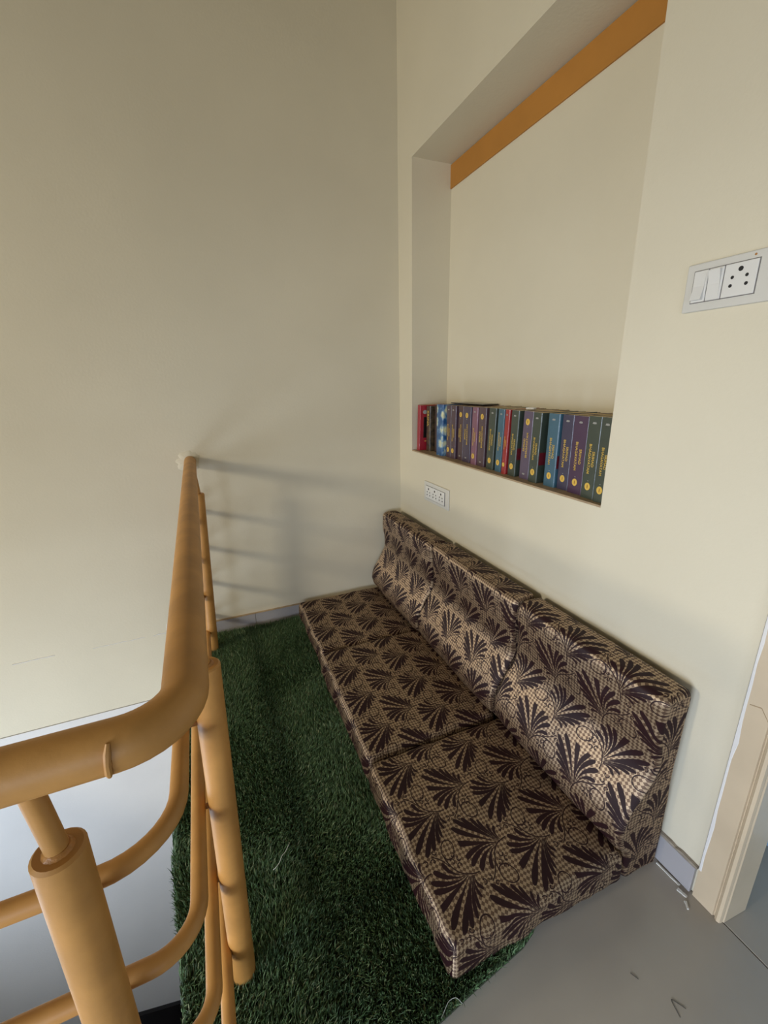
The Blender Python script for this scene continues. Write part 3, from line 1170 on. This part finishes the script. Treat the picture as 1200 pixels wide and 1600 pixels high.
PLUM, INDIGO, MAUVE, PURP = (74, 52, 64), (60, 56, 80), (128, 84, 102), (92, 78, 98)
GREEN, TEAL, RED = (58, 68, 58), (60, 98, 116), (156, 40, 42)
rows = [
    # y0, thickness, height, x, colour, mat, label, options
    (-0.158, 0.030, 0.229, 0.022, (158, 26, 44), 'red_cover', 'thin bright red book leaning at the corner end of the niche row', dict(style='red', lean=0.05)),
    (-0.207, 0.040, 0.224, 0.052, None, 'm', 'dark mottled book with gold lettering between the red and brown books', dict(style='mottled')),
    (-0.262, 0.034, 0.231, 0.070, (66, 46, 42), 'brown_cover', 'plain dark brown book beside the blue flowered book', dict(style='plain')),
    (-0.345, 0.058, 0.238, 0.034, None, 'f', 'blue book with pale flower print on its spine', dict(style='flowers')),
    (-0.418, 0.040, 0.236, 0.045, PLUM, 'plum_cover', 'plum book directly right of the blue flowered book', dict(num='6')),
    (-0.462, 0.041, 0.236, 0.042, PLUM, 'plum_cover', 'plum book second to the right of the blue flowered book', dict(num='5')),
    (-0.510, 0.042, 0.236, 0.050, (72, 48, 54), 'maroon_cover', 'dark maroon book with its emblem at the top, left of the indigo book', dict(flip=True, num='7')),
    (-0.557, 0.058, 0.236, 0.046, (66, 54, 76), 'indigo_plum_cover', 'wrapped indigo plum book with its emblem at the top, left of the pink book', dict(flip=True, num='8')),
    (-0.630, 0.040, 0.237, 0.040, MAUVE, 'mauve_cover', 'faded pink mauve book with yellow emblem at the bottom', dict(num='6', lean=0.012)),
    (-0.675, 0.050, 0.238, 0.042, (80, 58, 66), 'dark_plum_cover', 'dark plum book with emblem at the top, right of the pink book', dict(flip=True, num='4', lean=0.012)),
    (-0.744, 0.046, 0.239, 0.038, GREEN, 'green_cover', 'dark green book left of the narrow teal book', dict(lean=0.03, num='3')),
    (-0.802, 0.038, 0.238, 0.038, TEAL, 'teal_cover', 'narrow teal blue book left of the thin red one', dict(lean=0.03, num='2')),
    (-0.853, 0.026, 0.238, 0.030, RED, 'scarlet_cover', 'thin scarlet book with gold lettering in the middle of the row', dict(lean=0.03, num='4')),
    (-0.886, 0.042, 0.237, 0.034, GREEN, 'green_cover', 'dark green book right of the thin scarlet book', dict(lean=0.02, band=True, num='3')),
    (-0.944, 0.050, 0.237, 0.040, PURP, 'purple_cover', 'crinkly wrapped greyish purple book with emblem at the top', dict(flip=True, lean=0.02, num='7')),
    (-1.004, 0.042, 0.236, 0.030, GREEN, 'green_cover', 'dark green book with dark red cover band left of the wide teal book', dict(lean=0.015, band=True, num='3')),
    (-1.072, 0.050, 0.236, 0.036, TEAL, 'teal_cover', 'wide teal blue book at the right part of the row', dict(lean=0.0, band=True, num='2')),
    (-1.126, 0.048, 0.235, 0.042, INDIGO, 'indigo_cover', 'dark indigo book between the wide teal and purple books', dict(num='4')),
    (-1.177, 0.058, 0.235, 0.036, (70, 46, 74), 'violet_cover', 'thick shiny violet purple book, widest of the row', dict(num='5')),
    (-1.240, 0.048, 0.238, 0.026, GREEN, 'green_cover', 'dark green book right of the thick violet book', dict(band=True, num='3')),
    (-1.292, 0.044, 0.238, 0.018, GREEN, 'green_cover', 'dark green book at the right end, partly behind the niche edge', dict(num='3')),
]
for (y0, th, h, x, c, mn, lb, op) in rows:
    bk = book(y0, th, h, x, c, mn, lb, **op)
    if mn == 'm':
        place_text('KRSNA', 0.024, M['gold_ink'], bk, 0.0, 0.165, False, 1.0)

# thin black folder lying across the book tops, and a scrap of pale eraser
fo = MB().box((0.115, -0.34, 0.0), (0.195, -0.60, 0.004)).build('folder', M['black_cover'], bevel=0.0008, seg=1)
fo.location = (0, 0, NZ0 + 0.2395)
tag(fo, 'thin black folder lying flat across the tops of the plum books', 'folder')
er = MB().box((-0.011, -0.016, 0), (0.011, 0.016, 0.008)).build('eraser', M['switch'], bevel=0.003)
er.location = (0.10, -0.915, NZ0 + 0.2375)
er.rotation_euler = (0, 0, 0.4)
tag(er, 'small pale eraser lying on top of the dark green book', 'eraser')

# ------------------------------------------------------------------ electrical plates
def disc(m, y, z, r, x, n=12):
    i = len(m.v)
    m.v += [(x, y + r * math.cos(2 * PI * k / n), z + r * math.sin(2 * PI * k / n)) for k in range(n)]
    m.f.append(tuple(range(i, i + n)))


def plate(name, yc, zc, w, h, label, cat):
    b = empty(name, (0, yc, zc))
    tag(b, label, cat)
    MB().prism([(-w / 2, -h / 2), (w / 2, -h / 2), (w / 2, h / 2), (-w / 2, h / 2)], 0, -0.007, -0.0004).build('plate', M['switch_plate'], b, bevel=0.0025, seg=3)
    return b


def socket_module(b, y0, y1, z0, z1, pins, r):
    s_ = MB().box((-0.0098, y0, z0), (-0.006, y1, z1)).build('socket_module', M['switch'], b, bevel=0.0012, seg=2)
    for (u, v, k) in pins:
        m_ = MB()
        disc(m_, y0 + (y1 - y0) * u, z0 + (z1 - z0) * v, r * k, -0.0101)
        m_.build('pin_hole', M['hole'], s_)


# switchboard by the door: two rocker switches and a five pin socket (plate runs out of the picture)
sb = plate('switchboard', -1.590, 1.4265, 0.215, 0.092, 'white switchboard with two rocker switches and a five pin socket beside the niche', 'switchboard')
def lbx(y): return y + 1.590
def lbz(z): return z - 1.4265
MB().box((-0.0078, lbx(-1.6175), lbz(1.3965)), (-0.0068, lbx(-1.4985), lbz(1.4585))).build('module_shade', M['gap'], sb)  # raised grey sheet: shade lines around the modules put in as colour
for k, (ya, yb) in enumerate(((-1.500, -1.5275), (-1.529, -1.557))):
    sw_ = MB().box((-0.0098, lbx(yb), lbz(1.398)), (-0.0065, lbx(ya), lbz(1.457))).build('switch_module', M['switch'], sb, bevel=0.001, seg=1)
    ro = MB()
    y_a, y_b = lbx(yb) + 0.003, lbx(ya) - 0.003
    z_a, z_b = lbz(1.402), lbz(1.453)
    lo, hi = (-0.0175, -0.0100) if k == 0 else (-0.0100, -0.0175)
    ro.prism([(-0.009, z_a), (lo, z_a), (-0.0115, (z_a + z_b) / 2), (hi, z_b), (-0.009, z_b)], 1, y_a, y_b)
    ro.build('rocker', M['switch'], sw_)
socket_module(sb, lbx(-1.616), lbx(-1.559), lbz(1.398), lbz(1.457), ((0.5, 0.80, 1.45), (0.72, 0.58, 1.0), (0.28, 0.58, 1.0), (0.74, 0.33, 1.05), (0.26, 0.33, 1.05)), 0.0031)
m_ = MB()
disc(m_, lbx(-1.607), lbz(1.465), 0.0022, -0.0072)
m_.build('screw', M['weld'], sb)

# triple socket under the niche
ts = plate('triple_socket', -0.4215, 0.7275, 0.236, 0.098, 'small white wall plate with three sockets under the niche above the backrest', 'socket')
MB().box((-0.0078, -0.089, -0.035), (-0.0068, 0.0995, 0.031)).build('module_shade', M['gap'], ts)  # same painted shade around the three sockets, a sheet proud of the plate
for k in range(3):
    y1 = 0.097 - k * 0.0605
    y0 = y1 - 0.0590
    socket_module(ts, y0, y1, -0.033, 0.029, ((0.5, 0.78, 1.5), (0.72, 0.52, 1.0), (0.28, 0.52, 1.0), (0.74, 0.28, 1.1), (0.26, 0.28, 1.1)), 0.0036)

# ------------------------------------------------------------------ bits on the floor
def chip(x, y, l, wd, ang, label, name='plaster_chip', mat='putty', t=0.004):
    m_ = MB()
    n = 7
    top, bot = [], []
    for k in range(n):
        u = -l / 2 + l * k / (n - 1)
        hw = wd / 2 * (0.5 + 0.5 * random.random())
        top.append((u, hw))
        bot.append((u, -hw))
    m_.prism(top + bot[::-1], 2, 0.0, t)
    o = m_.build(name, M[mat])
    o.location = (x, y, 0.0003)
    o.rotation_euler = (0, 0, ang)
    tag(o, label, 'chip')
    return o


chip(-0.020, -1.708, 0.060, 0.006, 1.62, 'long white plaster sliver along the foot of the grey skirting tile', t=0.003)
chip(-0.030, -1.752, 0.022, 0.007, 1.75, 'short white plaster chip at the corner of the skirting tile')
chip(-0.046, -1.774, 0.017, 0.006, 0.9, 'loose white plaster chip on the tile floor before the door frame')


def curl(name, pts, r, mat, label, cat):
    c0 = Vector(pts[0])
    P_ = [Vector(p) for p in pts]
    out = []
    for k in range(len(P_) - 1):
        p0, p1, p2, p3 = P_[max(0, k - 1)], P_[k], P_[k + 1], P_[min(len(P_) - 1, k + 2)]
        for j in range(6):
            t = j / 6
            out.append(0.5 * ((2 * p1) + (p2 - p0) * t + (2 * p0 - 5 * p1 + 4 * p2 - p3) * t * t + (3 * p1 - p0 - 3 * p2 + p3) * t ** 3) - c0)
    out.append(P_[-1] - c0)
    o = MB().tube(out, r, 6).build(name, M[mat], smooth=True)
    o.location = c0
    return tag(o, label, cat)


curl('thread', [(-0.975, -1.307, 0.031), (-0.968, -1.306, 0.034), (-0.957, -1.297, 0.034), (-0.948, -1.284, 0.035), (-0.938, -1.276, 0.034), (-0.926, -1.262, 0.035), (-0.923, -1.252, 0.030)], 0.0008, 'thread', 'white thread lying on the middle of the turf', 'thread')
curl('thread', [(-0.705, -1.716, 0.024), (-0.692, -1.709, 0.028), (-0.680, -1.703, 0.030), (-0.664, -1.704, 0.030), (-0.655, -1.714, 0.024)], 0.0004, 'thread', 'wisp of white thread at the turf edge near the cushion corner', 'thread')
curl('lint', [(-0.284, -1.809, 0.0008), (-0.281, -1.815, 0.0009), (-0.277, -1.823, 0.0008)], 0.0005, 'dark_bit', 'short dark lint on the tile floor near the cushions', 'lint')
curl('lint', [(-0.252, -1.897, 0.0008), (-0.244, -1.873, 0.0009), (-0.238, -1.878, 0.0009), (-0.229, -1.893, 0.0008)], 0.0005, 'dark_bit', 'bent dark lint on the tile floor nearest the viewer', 'lint')
